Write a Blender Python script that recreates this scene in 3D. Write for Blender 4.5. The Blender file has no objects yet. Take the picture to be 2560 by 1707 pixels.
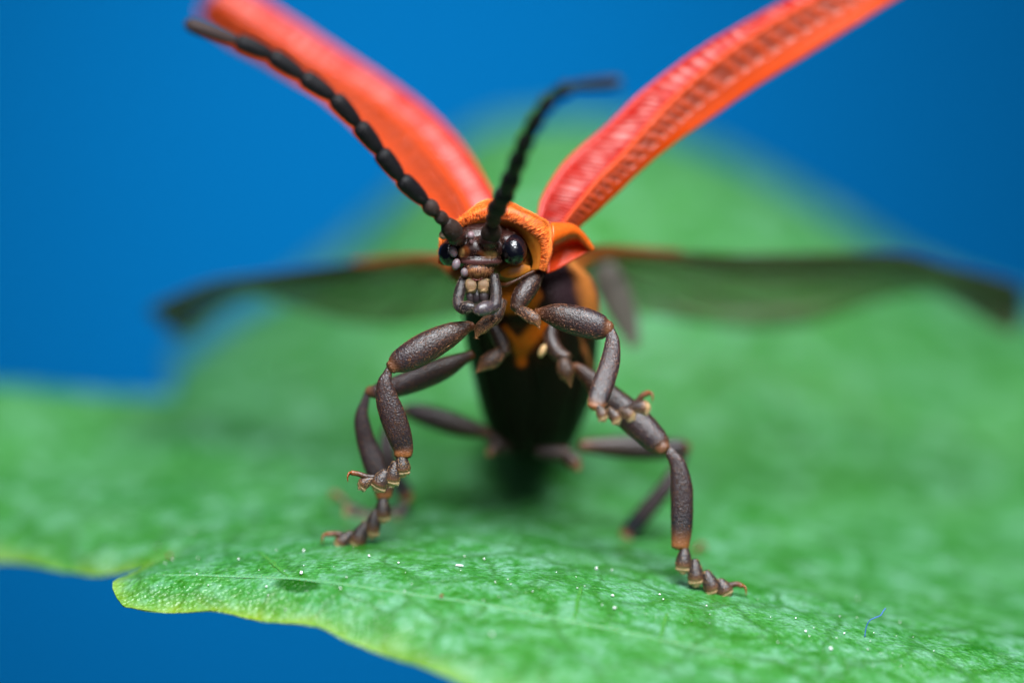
import bpy, math, random
import numpy as np
from mathutils import Vector, Matrix

# ------------------------------------------------------------------ scale and view
U = 0.001                      # the script works in millimetres; 1 mm = 0.001 m
DIST = 140.0                   # lens to plane of focus
KPX = 15.06 / 2560.0           # millimetres per photo pixel on the plane of focus
PITCH = math.radians(18.0)     # camera looks slightly down on the leaf
FWD = np.array([0, math.cos(PITCH), -math.sin(PITCH)])
UPV = np.array([0, math.sin(PITCH), math.cos(PITCH)])
RGT = np.array([1.0, 0, 0])
ORG = np.array([0, 0, 6.0])    # where the middle of the plane of focus stands (mm)
rng = np.random.default_rng(7)

def V(px, py, d=0.0):
    """photo pixel + depth behind the plane of focus (mm) -> view millimetres"""
    s = KPX * (DIST + d) / DIST
    return np.array([(px - 1280.0) * s, (853.5 - py) * s, d])
def world(v):
    v = np.asarray(v, float)
    return (v[..., 0:1] * RGT + v[..., 1:2] * UPV + v[..., 2:3] * FWD + ORG) * U
def wpt(px, py, d=0.0):
    return world(V(px, py, d))

scene = bpy.context.scene
col = scene.collection

# ------------------------------------------------------------------ camera
cam_d = bpy.data.cameras.new('camera')
cam = bpy.data.objects.new('camera', cam_d); col.objects.link(cam)
cam.location = Vector(world(np.array([0, 0, -DIST])))
cam.rotation_euler = (math.pi / 2 - PITCH, 0, 0)
cam_d.sensor_width = 36.0
cam_d.lens = 36.0 * DIST / 15.06
cam_d.clip_start = 0.005; cam_d.clip_end = 10.0
cam_d.dof.use_dof = True
cam_d.dof.focus_distance = DIST * U
cam_d.dof.aperture_fstop = cam_d.lens / 9.6
cam_d.dof.aperture_blades = 0
scene.camera = cam

# ------------------------------------------------------------------ world and lamps
wd = bpy.data.worlds.new('World'); scene.world = wd; wd.use_nodes = True
bgn = wd.node_tree.nodes['Background']
bgn.inputs[0].default_value = (0.30, 0.42, 0.60, 1); bgn.inputs[1].default_value = 0.05

def lamp(name, kind, loc, aim, power, color, **kw):
    l = bpy.data.lights.new(name, kind); l.energy = power; l.color = color
    for k, v in kw.items(): setattr(l, k, v)
    o = bpy.data.objects.new(name, l); col.objects.link(o)
    o.location = Vector(np.array(loc) * U)
    o.rotation_euler = (Vector(aim) - Vector(loc)).to_track_quat('-Z', 'Y').to_euler()
    return o
# the flash diffuser over the subject
lamp('softbox', 'AREA', (9, -34, 82), (0, 4, 4), 0.27, (0.94, 0.97, 1.0), shape='RECTANGLE', size=0.056, size_y=0.048)
# weak fill added from the lens side to brighten the front
lamp('front_fill', 'AREA', (14, -85, 50), (0, 2, 4), 0.016, (0.90, 0.95, 1.0), shape='RECTANGLE', size=0.09, size_y=0.05)
# the second flash that lights the blue card
lamp('card_flash', 'SPOT', (2, 62, 95), (-4, 150, -38), 0.88, (1, 1, 1), spot_size=math.radians(14.5), spot_blend=1.0, shadow_soft_size=0.01)

scene.view_settings.view_transform = 'Standard'
scene.view_settings.look = 'None'
scene.view_settings.exposure = 0.0
scene.view_settings.gamma = 1.0
scene.render.engine = 'CYCLES'
scene.cycles.use_denoising = True
scene.cycles.max_bounces = 10
scene.cycles.transparent_max_bounces = 16

# ------------------------------------------------------------------ materials
def S(r, g, b):
    f = lambda c: (c / 255 / 12.92) if c <= 10 else ((c / 255 + 0.055) / 1.055) ** 2.4
    return (f(r), f(g), f(b))

class NT:
    def __init__(self, name):
        self.m = bpy.data.materials.new(name); self.m.use_nodes = True
        self.t = self.m.node_tree; self.t.nodes.clear()
        self.out = self.n('ShaderNodeOutputMaterial')
        tc = self.n('ShaderNodeTexCoord'); mp = self.n('ShaderNodeMapping')
        mp.inputs['Scale'].default_value = (1 / U,) * 3
        self.l(tc.outputs['Object'], mp.inputs['Vector']); self.mm = mp.outputs['Vector']
    def n(self, kind, **kw):
        x = self.t.nodes.new(kind)
        for k, v in kw.items(): setattr(x, k, v)
        return x
    def l(self, a, b): self.t.links.new(a, b)
    def noise(self, scale, detail=3, rough=0.55, vec=None):
        x = self.n('ShaderNodeTexNoise'); x.inputs['Scale'].default_value = scale
        x.inputs['Detail'].default_value = detail; x.inputs['Roughness'].default_value = rough
        self.l(vec or self.mm, x.inputs['Vector']); return x.outputs['Fac']
    def voronoi(self, scale, feature='F1', vec=None, out='Distance'):
        x = self.n('ShaderNodeTexVoronoi', feature=feature); x.inputs['Scale'].default_value = scale
        self.l(vec or self.mm, x.inputs['Vector']); return x.outputs[out]
    def ramp(self, fac, stops):
        x = self.n('ShaderNodeValToRGB'); e = x.color_ramp.elements
        while len(e) < len(stops): e.new(0.5)
        for q, (p, c) in zip(e, stops):
            q.position = p; q.color = (*c, 1) if len(c) == 3 else c
        self.l(fac, x.inputs['Fac']); return x.outputs['Color']
    def mix(self, fac, a, b, mode='MIX'):
        x = self.n('ShaderNodeMix', data_type='RGBA', blend_type=mode)
        for s, v in ((x.inputs['Factor'], fac), (x.inputs['A'], a), (x.inputs['B'], b)):
            if isinstance(v, bpy.types.NodeSocket): self.l(v, s)
            elif isinstance(v, (int, float)): s.default_value = v
            else: s.default_value = (*v, 1)
        return x.outputs['Result']
    def math(self, op, a, b=0.0, c=0.0):
        x = self.n('ShaderNodeMath', operation=op)
        for s, v in zip(x.inputs, (a, b, c)):
            if isinstance(v, bpy.types.NodeSocket): self.l(v, s)
            else: s.default_value = v
        return x.outputs[0]
    def attr(self, name='Col', out='Color'):
        x = self.n('ShaderNodeAttribute'); x.attribute_name = name; return x.outputs[out]
    def bump(self, h, dist_mm, strength=1.0, prev=None):
        x = self.n('ShaderNodeBump'); x.inputs['Distance'].default_value = dist_mm * U
        x.inputs['Strength'].default_value = strength; self.l(h, x.inputs['Height'])
        if prev: self.l(prev, x.inputs['Normal'])
        return x.outputs['Normal']
    def principled(self, color, rough=0.5, normal=None, **kw):
        p = self.n('ShaderNodeBsdfPrincipled')
        if isinstance(color, bpy.types.NodeSocket): self.l(color, p.inputs['Base Color'])
        else: p.inputs['Base Color'].default_value = (*color, 1)
        if isinstance(rough, bpy.types.NodeSocket): self.l(rough, p.inputs['Roughness'])
        else: p.inputs['Roughness'].default_value = rough
        if normal: self.l(normal, p.inputs['Normal'])
        for k, v in kw.items():
            s = p.inputs[k.replace('_', ' ')]
            if isinstance(v, bpy.types.NodeSocket): self.l(v, s)
            else: s.default_value = v
        return p.outputs[0]
    def finish(self, sh):
        self.l(sh, self.out.inputs['Surface']); return self.m
    def mixsh(self, fac, a, b):
        x = self.n('ShaderNodeMixShader')
        if isinstance(fac, bpy.types.NodeSocket): self.l(fac, x.inputs[0])
        else: x.inputs[0].default_value = fac
        self.l(a, x.inputs[1]); self.l(b, x.inputs[2]); return x.outputs[0]

def m_cuticle():
    """pigment from the 'Col' attribute, granular hairy cuticle"""
    t = NT('cuticle')
    c = t.attr()
    g = t.noise(38, 2); g2 = t.noise(9, 3)
    c = t.mix(t.math('MULTIPLY', g2, 0.5), c, t.mix(0.6, c, (0.0, 0.0, 0.0)))
    nrm = t.bump(g, 0.016, 0.8)
    return t.finish(t.principled(c, t.math('MULTIPLY_ADD', g2, 0.2, 0.24), nrm, Specular_IOR_Level=0.5))
def m_plain(name, color=None, rough=0.4, bscale=30, bdist=0.01, **kw):
    t = NT(name)
    c = t.attr() if color is None else color
    nrm = t.bump(t.noise(bscale, 3), bdist, 0.8) if bdist else None
    return t.finish(t.principled(c, rough, nrm, **kw))
def m_amber():
    """amber and orange horny plates that let some light through"""
    t = NT('amber_cuticle')
    g = t.noise(26, 3); c = t.mix(t.math('MULTIPLY', t.noise(14, 4), 0.6), t.attr(), S(140, 34, 3))
    nrm = t.bump(g, 0.004, 0.9)
    p = t.principled(c, 0.42, nrm, Subsurface_Weight=0.35, Subsurface_Scale=0.12 * U)
    t.t.nodes[-1].inputs['Subsurface Radius'].default_value = (1.0, 0.45, 0.12)
    tr = t.n('ShaderNodeBsdfTranslucent'); t.l(c, tr.inputs['Color'])
    return t.finish(t.mixsh(0.18, p, tr.outputs[0]))
def m_elytron():
    t = NT('elytron_red')
    c = t.attr(); g = t.noise(20, 3)
    c = t.mix(t.math('MULTIPLY', g, 0.3), c, S(190, 30, 8))
    nrm = t.bump(t.noise(35, 3), 0.015, 0.8)
    p = t.principled(c, 0.34, nrm, Specular_IOR_Level=0.42)
    tr = t.n('ShaderNodeBsdfTranslucent'); t.l(c, tr.inputs['Color'])
    return t.finish(t.mixsh(0.30, p, tr.outputs[0]))
def m_eye():
    t = NT('compound_eye')
    e = t.voronoi(36, 'F1')
    nrm = t.bump(t.math('SUBTRACT', 1.0, e), 0.005, 0.8)
    return t.finish(t.principled((0.003, 0.003, 0.006), 0.16, nrm, Specular_IOR_Level=0.7))
def m_wing():
    t = NT('wing_membrane')
    c = t.attr(); a = t.attr(out='Alpha')
    p = t.principled(c, 0.4, t.bump(t.noise(4, 3), 0.03, 0.6))
    tr = t.n('ShaderNodeBsdfTransparent'); tr.inputs[0].default_value = (0.80, 0.78, 0.70, 1)
    return t.finish(t.mixsh(a, tr.outputs[0], p))
def m_leaf():
    t = NT('leaf_blade')
    big = t.noise(0.5, 4); mid = t.noise(2.1, 4, 0.6); fine = t.noise(9, 4, 0.6); cell = t.voronoi(15, 'F1')
    warp = t.n('ShaderNodeVectorMath', operation='MULTIPLY_ADD')
    nz = t.n('ShaderNodeTexNoise'); nz.inputs['Scale'].default_value = 1.6; t.l(t.mm, nz.inputs['Vector'])
    t.l(nz.outputs['Color'], warp.inputs[0]); warp.inputs[1].default_value = (0.7, 0.7, 0.7); t.l(t.mm, warp.inputs[2])
    net = t.voronoi(0.85, 'DISTANCE_TO_EDGE', warp.outputs[0]); net2 = t.voronoi(2.9, 'DISTANCE_TO_EDGE', warp.outputs[0])
    pale = S(100, 155, 122); deep = S(30, 100, 14); yel = S(132, 160, 22)
    f = t.math('ADD', t.math('MULTIPLY', mid, 0.6), t.math('MULTIPLY', fine, 0.4))
    c = t.ramp(f, [(0.37, deep), (0.47, S(58, 128, 60)), (0.60, pale), (0.75, S(118, 172, 140))])  # mottled greens; the pale stops also carry the waxy sheen as colour
    c = t.mix(t.math('MULTIPLY', t.ramp(big, [(.42, (0, 0, 0)), (.66, (1, 1, 1))]), 0.34), c, S(66, 134, 44))
    v1 = t.ramp(net, [(0.0, (1, 1, 1)), (0.02, (.8, .8, .8)), (0.08, (0, 0, 0))]); v2 = t.ramp(net2, [(0.0, (1, 1, 1)), (0.05, (0, 0, 0))])
    c = t.mix(t.math('MULTIPLY', v1, t.math('MULTIPLY', mid, 1.3)), c, S(34, 96, 12))
    c = t.mix(t.math('MULTIPLY', v2, 0.5), c, S(50, 112, 34))
    edge = t.attr('Edge', 'Fac')                      # thin yellow-green leaf margin
    c = t.mix(t.math('MULTIPLY', edge, t.math('MULTIPLY_ADD', mid, 1.5, -0.25)), c, yel)
    c = t.mix(t.attr('Spot', 'Fac'), c, S(14, 76, 0))
    b = t.bump(cell, 0.03, 0.8); b = t.bump(fine, 0.04, 0.7, b); b = t.bump(v1, 0.03, -0.8, b)
    p = t.principled(c, t.math('MULTIPLY_ADD', mid, 0.25, 0.22), b, Specular_IOR_Level=0.5)
    tr = t.n('ShaderNodeBsdfTranslucent'); t.l(t.mix(0.5, c, yel), tr.inputs['Color'])
    return t.finish(t.mixsh(0.14, p, tr.outputs[0]))
def m_card():
    t = NT('blue_card')
    c = t.mix(t.noise(0.05, 2), S(0, 108, 176), S(0, 116, 184))
    return t.finish(t.principled(c, 0.9, None, Specular_IOR_Level=0.05))

CUT = m_cuticle(); AMB = m_amber(); ELY = m_elytron(); EYE = m_eye(); WNG = m_wing(); LEAF = m_leaf()
PALE = m_plain('pale_pad', None, 0.55, 40, 0.01, Subsurface_Weight=0.2, Subsurface_Scale=0.05 * U)
HAIR = m_plain('hair', None, 0.5, 30, 0)
ANT = m_plain('antenna_cuticle', None, 0.5, 40, 0.015, Specular_IOR_Level=0.22)
GLOSS = m_plain('glossy_cuticle', None, 0.22, 45, 0.008, Specular_IOR_Level=0.6)

# ------------------------------------------------------------------ mesh tools (view mm in, metres out)
def tag(o, label=None, cat=None, group=None, kind=None):
    for k, v in (('label', label), ('category', cat), ('group', group), ('kind', kind)):
        if v: o[k] = v
    return o
def obj(name, geo, mat, parent=None, colors=None, alpha=None, smooth=True, attrs=None):
    v, f = geo[0], geo[1]
    me = bpy.data.meshes.new(name)
    me.from_pydata(world(v).tolist(), [], [list(map(int, q)) for q in f]); me.validate()
    if smooth: me.polygons.foreach_set('use_smooth', [True] * len(me.polygons))
    if colors is not None:
        c = np.asarray(colors, float)
        if c.ndim == 1: c = np.tile(c, (len(v), 1))
        a = np.ones((len(v), 1)) if alpha is None else np.asarray(alpha).reshape(-1, 1)
        at = me.color_attributes.new('Col', 'FLOAT_COLOR', 'POINT')
        at.data.foreach_set('color', np.hstack([c[:, :3], a]).astype(np.float32).ravel())
    for k, arr in (attrs or {}).items():
        at = me.attributes.new(k, 'FLOAT', 'POINT'); at.data.foreach_set('value', np.asarray(arr, np.float32))
    me.materials.append(mat)
    o = bpy.data.objects.new(name, me); col.objects.link(o)
    if parent is not None:
        o.parent = parent
        if parent.type == 'EMPTY': o.location = -parent.location
    return o
def empty(name, at):
    o = bpy.data.objects.new(name, None); col.objects.link(o); o.location = Vector(at); o.empty_display_size = 0.001
    return o
def spline(P, n):
    """Catmull-Rom through the rows of P (any width), n samples by chord length"""
    P = np.asarray(P, float)
    Q = np.vstack([2 * P[0] - P[1], P, 2 * P[-1] - P[-2]])
    t = np.linspace(0, len(P) - 1, n); i = np.minimum(t.astype(int), len(P) - 2); u = (t - i)[:, None]
    a, b, c, d = Q[i], Q[i + 1], Q[i + 2], Q[i + 3]
    return 0.5 * (2 * b + (c - a) * u + (2 * a - 5 * b + 4 * c - d) * u ** 2 + (3 * b - a - 3 * c + d) * u ** 3)
def unit(v): return v / np.maximum(np.linalg.norm(v, axis=-1, keepdims=True), 1e-9)
def loft(R, cap=True):
    """R: (rings, n, 3) closed rings"""
    s, n, _ = R.shape
    i = np.arange(s - 1)[:, None] * n; j = np.arange(n)[None]
    f = np.stack([i + j, i + (j + 1) % n, i + n + (j + 1) % n, i + n + j], -1).reshape(-1, 4).tolist()
    v = R.reshape(-1, 3)
    if cap:
        v = np.vstack([v, R[0].mean(0), R[-1].mean(0)]); a, b = len(v) - 2, len(v) - 1
        f += [[a, (k + 1) % n, k] for k in range(n)]
        o = (s - 1) * n
        f += [[b, o + k, o + (k + 1) % n] for k in range(n)]
    return v, f
def tube(st, thick=0.8, n=20, res=10, z=None, power=2.0, cap=0.55):
    """st: rows (px, py, depth, width px [, r, g, b]); z: (x0, y0, scale) when px are read in an enlargement"""
    st = np.array(st, float)
    if z is not None:
        st[:, 0] = z[0] + st[:, 0] / z[2]; st[:, 1] = z[1] + st[:, 1] / z[2]; st[:, 3] /= z[2]
    P = np.array([np.r_[V(*r[:3]), r[3] * KPX / 2, r[4:]] for r in st])
    C = spline(P, (len(P) - 1) * res + 1)
    C[:, 3] = np.maximum(C[:, 3], 0.004)
    pos, rad, colr = C[:, :3], C[:, 3], C[:, 4:]
    T = unit(np.gradient(pos, axis=0))
    F = np.array([0, 0, 1.0]); side = unit(np.cross(T, F)); oth = np.cross(side, T)
    # rounded ends
    k = np.sin(np.linspace(0, math.pi / 2, 5))[:-1]; e = 1 - np.cos(np.linspace(0, math.pi / 2, 5))[:-1]
    def cap_rows(end):
        idx = 0 if end == 0 else -1; sg = -1 if end == 0 else 1
        r = rad[idx]; rows = []
        for q in range(4):
            rows.append((pos[idx] + sg * T[idx] * r * cap * (1 - e[q]), r * k[q], T[idx], side[idx], oth[idx], colr[idx]))
        return rows if end == 0 else rows[::-1]
    rows = cap_rows(0) + [(pos[q], rad[q], T[q], side[q], oth[q], colr[q]) for q in range(len(pos))] + cap_rows(1)
    a = np.linspace(0, 2 * math.pi, n, endpoint=False)
    ca = np.sign(np.cos(a)) * np.abs(np.cos(a)) ** (2 / power); sa = np.sign(np.sin(a)) * np.abs(np.sin(a)) ** (2 / power)
    R = np.array([p + np.outer(ca * max(r, 1e-4), s) + np.outer(sa * max(r, 1e-4) * thick, o) for p, r, t, s, o, c in rows])
    v, f = loft(R)
    tan = np.vstack([np.repeat(np.array([t for _, _, t, _, _, _ in rows]), n, 0), T[:1], T[-1:]])
    cl = np.array([c for *_, c in rows])
    c = np.vstack([np.repeat(cl, n, 0), cl[:1], cl[-1:]]) if cl.shape[1] else None
    return v, f, tan, c
def ellipsoid(px, py, d, rx, ry, rz, rot=0.0, nu=24, nv=16):
    """rx, ry in px, rz in mm; rot turns it in the picture plane (degrees)"""
    c = V(px, py, d); th = np.linspace(0, math.pi, nv); ph = np.linspace(0, 2 * math.pi, nu, endpoint=False)
    x = np.outer(np.sin(th), np.cos(ph)) * rx * KPX; z = np.outer(np.sin(th), np.sin(ph)) * rz; y = np.outer(np.cos(th), np.ones(nu)) * ry * KPX
    r = math.radians(rot); X = x * math.cos(r) - y * math.sin(r); Y = x * math.sin(r) + y * math.cos(r)
    return loft(np.stack([X, Y, z], -1) + c)
def join(*gs):
    v, f, o = [], [], 0
    for g in gs:
        v.append(g[0]); f += [[i + o for i in q] for q in g[1]]; o += len(g[0])
    return np.vstack(v), f
def fuse(gs, voxel=0.02, smooth=6):
    """weld overlapping shapes into one continuous skin"""
    v, f = join(*gs)
    me = bpy.data.meshes.new('tmp'); me.from_pydata(v.tolist(), [], [list(map(int, q)) for q in f])
    o = bpy.data.objects.new('tmp', me); col.objects.link(o)
    m = o.modifiers.new('r', 'REMESH'); m.mode = 'VOXEL'; m.voxel_size = voxel
    s = o.modifiers.new('s', 'SMOOTH'); s.iterations = smooth; s.factor = 0.5
    dg = bpy.context.evaluated_depsgraph_get(); dg.update()
    e = o.evaluated_get(dg).to_mesh()
    V_ = np.empty(len(e.vertices) * 3); e.vertices.foreach_get('co', V_)
    F_ = [list(p.vertices) for p in e.polygons]
    o.evaluated_get(dg).to_mesh_clear()
    bpy.data.objects.remove(o); bpy.data.meshes.remove(me)
    return V_.reshape(-1, 3), F_
def grid_faces(r, c):
    i = np.arange(r - 1)[:, None] * c; j = np.arange(c - 1)[None]
    return np.stack([i + j, i + j + 1, i + c + j + 1, i + c + j], -1).reshape(-1, 4)
def grid_normals(G):
    du = np.gradient(G, axis=0); dv = np.gradient(G, axis=1); return unit(np.cross(du, dv))
def slab(G, thick, sign=1, taper=None):
    """a sheet given as a grid of points becomes a closed slab of even thickness"""
    r, c, _ = G.shape; N = grid_normals(G) * sign
    v = np.vstack([G.reshape(-1, 3), (G - N * (thick if taper is None else thick * taper[..., None])).reshape(-1, 3)]); n = r * c
    f = grid_faces(r, c); fl = f.tolist() + (f[:, ::-1] + n).tolist()
    b = list(range(c)) + [k * c + c - 1 for k in range(1, r)] + [(r - 1) * c + k for k in range(c - 2, -1, -1)] + [k * c for k in range(r - 2, 0, -1)]
    fl += [[b[k], b[k] + n, b[(k + 1) % len(b)] + n, b[(k + 1) % len(b)]] for k in range(len(b))]
    return v, fl
def hairs(geo, count, length, width, flow, lift=0.35, jitter=0.25, keep=None, color=(0.3, 0.15, 0.06), vary=0.35):
    """many short tapering bristles on a surface: flow = (n,3) lay per vertex or one vector"""
    v, f = geo[0], geo[1]
    tri = np.array([[q[0], q[k], q[k + 1]] for q in f for k in range(1, len(q) - 1)])
    A, B, C = v[tri[:, 0]], v[tri[:, 1]], v[tri[:, 2]]
    N = np.cross(B - A, C - A); ar = np.linalg.norm(N, axis=1); N = unit(N)
    cen = v.mean(0)
    i = rng.choice(len(tri), count, p=ar / ar.sum()); r1, r2 = np.sqrt(rng.random(count)), rng.random(count)
    P = A[i] * (1 - r1)[:, None] + B[i] * (r1 * (1 - r2))[:, None] + C[i] * (r1 * r2)[:, None]
    n = N[i]
    fl = np.asarray(flow, float); fl = np.tile(fl, (count, 1)) if fl.ndim == 1 else fl[tri[i, 0]]
    if keep is not None:
        k = keep(P, n); P, n, fl = P[k], n[k], fl[k]
    m = len(P)
    fl = unit(fl - n * (fl * n).sum(1)[:, None])
    D = unit(fl + n * lift + rng.normal(0, jitter, (m, 3)))
    L = length * rng.uniform(0.55, 1.25, m)[:, None]; W = width * 0.5
    s = unit(np.cross(D, n)); o = np.cross(s, D)
    base = [P + s * W, P - s * W * 0.5 + o * W * 0.86, P - s * W * 0.5 - o * W * 0.86]
    tip = P + D * L - n * L * 0.10
    vv = np.stack(base + [tip], 1).reshape(-1, 3); k4 = np.arange(m)[:, None] * 4
    ff = np.concatenate([k4 + [0, 1, 3], k4 + [1, 2, 3], k4 + [2, 0, 3]]).tolist()
    c = np.asarray(color) * np.repeat(rng.uniform(1 - vary, 1 + vary, (m, 1)), 4, 0)
    return vv, ff, c
def out_normals(geo):
    v, f = geo[0], geo[1]
    n = np.zeros_like(v)
    q = np.array([[a[0], a[1], a[2]] for a in f]); fn = np.cross(v[q[:, 1]] - v[q[:, 0]], v[q[:, 2]] - v[q[:, 0]])
    for k in range(3): np.add.at(n, q[:, k], fn)
    return unit(n)
def gz(x0, y0, s):
    """points read in an enlargement of the photo -> photo pixels"""
    return lambda X, Y: (x0 + X / s, y0 + Y / s)
Z1 = (1050, 460, 3.92); Z2 = (1080, 640, 3.92); Z3 = (780, 780, 3.92); Z4 = (780, 1060, 4.6125); Z5 = (1400, 900, 2.614); Z6 = (1140, 780, 3.734)

# ------------------------------------------------------------------ backdrop
def build_backdrop():
    c = np.array([0, 150.0, -36.0]); hw, hh = 90, 75
    g = []
    for y in np.linspace(-hh, hh, 9):
        g.append([c + RGT * x + UPV * y + FWD * (0.002 * x * x) * -1 for x in np.linspace(-hw, hw, 13)])
    G = np.array(g); r, cc, _ = G.shape
    G2 = np.array([[[(p - ORG) @ RGT, (p - ORG) @ UPV, (p - ORG) @ FWD] for p in row] for row in G])
    o = obj('backdrop', slab(G2, 0.6, -1), m_card()); tag(o, kind='structure')
build_backdrop()

# ------------------------------------------------------------------ leaf
XS = np.array([-300, 0, 300, 600, 900, 1350, 1800, 2300, 2900], float)
DS = np.array([-6, -4, -2, 0, 1, 3, 5, 8, 10], float)
YT = np.array([
    [1700, 1730, 1780, 1800, 1840, 1890, 1960, 2060, 2200],
    [1620, 1640, 1680, 1690, 1710, 1755, 1830, 1930, 2060],
    [1510, 1520, 1555, 1550, 1562, 1600, 1680, 1775, 1900],
    [1450, 1450, 1444, 1424, 1408, 1442, 1517, 1612, 1735],
    [1425, 1420, 1398, 1384, 1362, 1390, 1466, 1560, 1680],
    [1400, 1372, 1345, 1318, 1296, 1316, 1398, 1490, 1600],
    [1310, 1290, 1258, 1225, 1200, 1215, 1300, 1395, 1500],
    [1120, 1115, 1112, 1096, 1078, 1068, 1135, 1245, 1360],
    [ 950,  958,  985,  985,  930,  880,  930, 1075, 1210]], float)
SIL = np.array([[430, 900], [560, 800], [750, 690], [958, 520], [1080, 400], [1190, 325], [1350, 290], [1500, 290], [1741, 355], [2067, 520], [2285, 653], [2560, 760], [2900, 900]], float)
def cub(x, xs, ys):
    """Catmull-Rom on uneven knots: ys (..., n)"""
    x = np.clip(x, xs[0], xs[-1]); i = np.clip(np.searchsorted(xs, x) - 1, 0, len(xs) - 2)
    m = np.gradient(ys, xs, axis=-1)
    h = xs[i + 1] - xs[i]; u = (x - xs[i]) / h
    return (2*u**3 - 3*u**2 + 1) * ys[..., i] + (u**3 - 2*u**2 + u) * h * m[..., i] + (-2*u**3 + 3*u**2) * ys[..., i+1] + (u**3 - u**2) * h * m[..., i+1]
MARG = np.array([(-6, 2000), (-5, 1740), (-4, 1470), (-3, 1200), (-2, 960), (-1.3, 790), (-0.65, 560), (-.42, 450), (-.28, 360), (-.14, 312), (.04, 292), (.25, 281), (.45, 282), (.65, 294), (0.88, 318), (1.2, 350), (1.7, 385), (2.05, 402), (2.3, 320), (2.7, 220), (3.3, 100), (4.2, -40), (5.2, -180), (6.5, -300)], float)
def wob(x, d, k):
    return (np.sin(1.9 * k * x + 1.1 * d * k + 0.3) + np.sin(2.7 * k * d - 1.3 * k * x + 2.1) + np.sin(4.1 * k * x + 3.3 * k * d) * .6 + np.sin(5.3 * k * d - 3.7 * k * x + 4.) * .5) / 3.1
def leaf_height(px, d):
    """row of leaf points at depth d, photo x = px -> view points"""
    if d <= 10:
        yc = np.array([cub(np.array([d]), DS, YT[:, k])[0] for k in range(len(XS))]); y = cub(px, XS, yc)
    else:
        e = (d - 10) / 7.0
        y10 = cub(px, XS, YT[-1]); ys = cub(px, SIL[:, 0], SIL[:, 1]); y = y10 + (ys - y10) * math.sin(e * math.pi / 2)
    s = KPX * (DIST + d) / DIST
    return (px - 1280) * s, (853.5 - y) * s
def margin_roll(x, d):
    mx = (np.interp(np.linspace(-6, 6.5, 1600), MARG[:, 0], MARG[:, 1]) - 1280) * KPX * (DIST + np.linspace(-6, 6.5, 1600)) / DIST
    md = np.linspace(-6, 6.5, 1600)
    return np.sqrt(((x[:, None] - mx) ** 2 + (d - md) ** 2).min(1))
VEINS = [([(400, 1437), (500, 1437), (668, 1442), (753, 1447), (923, 1468), (1050, 1487), (1200, 1508), (1441, 1554), (1659, 1598), (1845, 1640)], 0.05)]
def build_leaf():
    ds = np.concatenate([np.linspace(-6, -3, 50, endpoint=False), np.linspace(-3, 3.5, 270, endpoint=False), np.linspace(3.5, 10, 70)])
    def patch(ds, cols, left):
        G, E = [], []
        for d in ds:
            xl = left(d); s = np.linspace(0, 1, cols) ** 1.6
            px = xl + (2880 - xl) * s
            x, y = leaf_height(px, d)
            near = 1 / (1 + np.exp((d - 6) * 1.2))
            y = y + 0.035 * wob(x, d, 0.9) * near + 0.012 * wob(x, d, 3.1) * near
            dist = margin_roll(x, d) if d < 9 else np.full_like(x, 9.0)
            k = 1.0 if d < 6 else max(0, 1 - (d - 6) / 3)
            ra = np.interp(d, [-.1, .35, 1.6, 2.3], [.30, .08, .08, .30])
            y = y - ra * np.exp(-(dist / 0.32) ** 1.5) * k - 0.10 * np.exp(-(dist / 0.9) ** 2) * k
            y = y + 0.03 * np.sin(x * 5.1 + d * 2) * np.exp(-(dist / 0.35) ** 2)
            G.append(np.stack([x, y, np.full_like(x, d)], -1)); E.append(np.exp(-(dist / (0.15 + .08 * wob(x, np.full_like(x, d), 2.3))) ** 1.3) * k)
        return np.array(G), np.array(E)
    G1, E1 = patch(ds, 260, lambda d: np.interp(d, MARG[:, 0], MARG[:, 1]))
    root = empty('leaf', wpt(1280, 1440, 0))
    tag(root, 'broad green waxy leaf with a notched yellow-green margin under the red beetle', 'leaf')
    def attrs(G, E):
        P = G.reshape(-1, 3); s = KPX * (DIST + P[:, 2]) / DIST
        px = P[:, 0] / s + 1280; py = 853.5 - P[:, 1] / s
        # the dark green patch beside the midrib
        q = np.sqrt(((px - 745 - 0.3 * (py - 1460)) / 62) ** 2 + ((py - 1462) / 17) ** 2) + 0.25 * wob(P[:, 0] * 3, P[:, 2] * 3, 2.0)
        spot = np.clip((1.15 - q) * 4, 0, 1) * 0.9 * (np.abs(P[:, 2]) < 1.5)
        return {'Edge': E.ravel(), 'Spot': spot, 'Vein': np.zeros(len(P))}
    def put(name, G, E, parent):
        a = attrs(G, E)
        N = grid_normals(G); sg = 1 if N[..., 1].mean() > 0 else -1
        geo = slab(G, 0.10, sg, 1 - 0.8 * np.minimum(E, 1))
        if sg < 0: geo = (geo[0], [q[::-1] for q in geo[1]])
        return obj(name, geo, LEAF, parent, attrs={k: np.tile(x, 2) for k, x in a.items()})
    put('blade', G1, E1, root)
    dh = 10 + 7 * np.linspace(0, 1, 60)
    G2, E2 = [], []
    for d in dh:
        px = np.linspace(430, 2880, 140); x, y = leaf_height(px, d); G2.append(np.stack([x, y, np.full_like(x, d - 0.001)], -1)); E2.append(np.zeros(140))
    put('raised_blade_end', np.array(G2), np.array(E2), root)
    # surface lookup for things that lie on the leaf
    global LEAFPTS
    LEAFPTS = G1.reshape(-1, 3)
    s = KPX * (DIST + LEAFPTS[:, 2]) / DIST
    global LPX, LPY
    LPX = LEAFPTS[:, 0] / s + 1280; LPY = 853.5 - LEAFPTS[:, 1] / s
    return root
def on_leaf(px, py):
    """first leaf point met along a photo pixel"""
    m = (np.abs(LPX - px) < 14) & (np.abs(LPY - py) < 5)
    if not m.any():
        k = np.argmin((LPX - px) ** 2 + (LPY - py) ** 2); return LEAFPTS[k]
    c = np.where(m)[0]; return LEAFPTS[c[np.argmin(LEAFPTS[c, 2])]]
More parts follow.
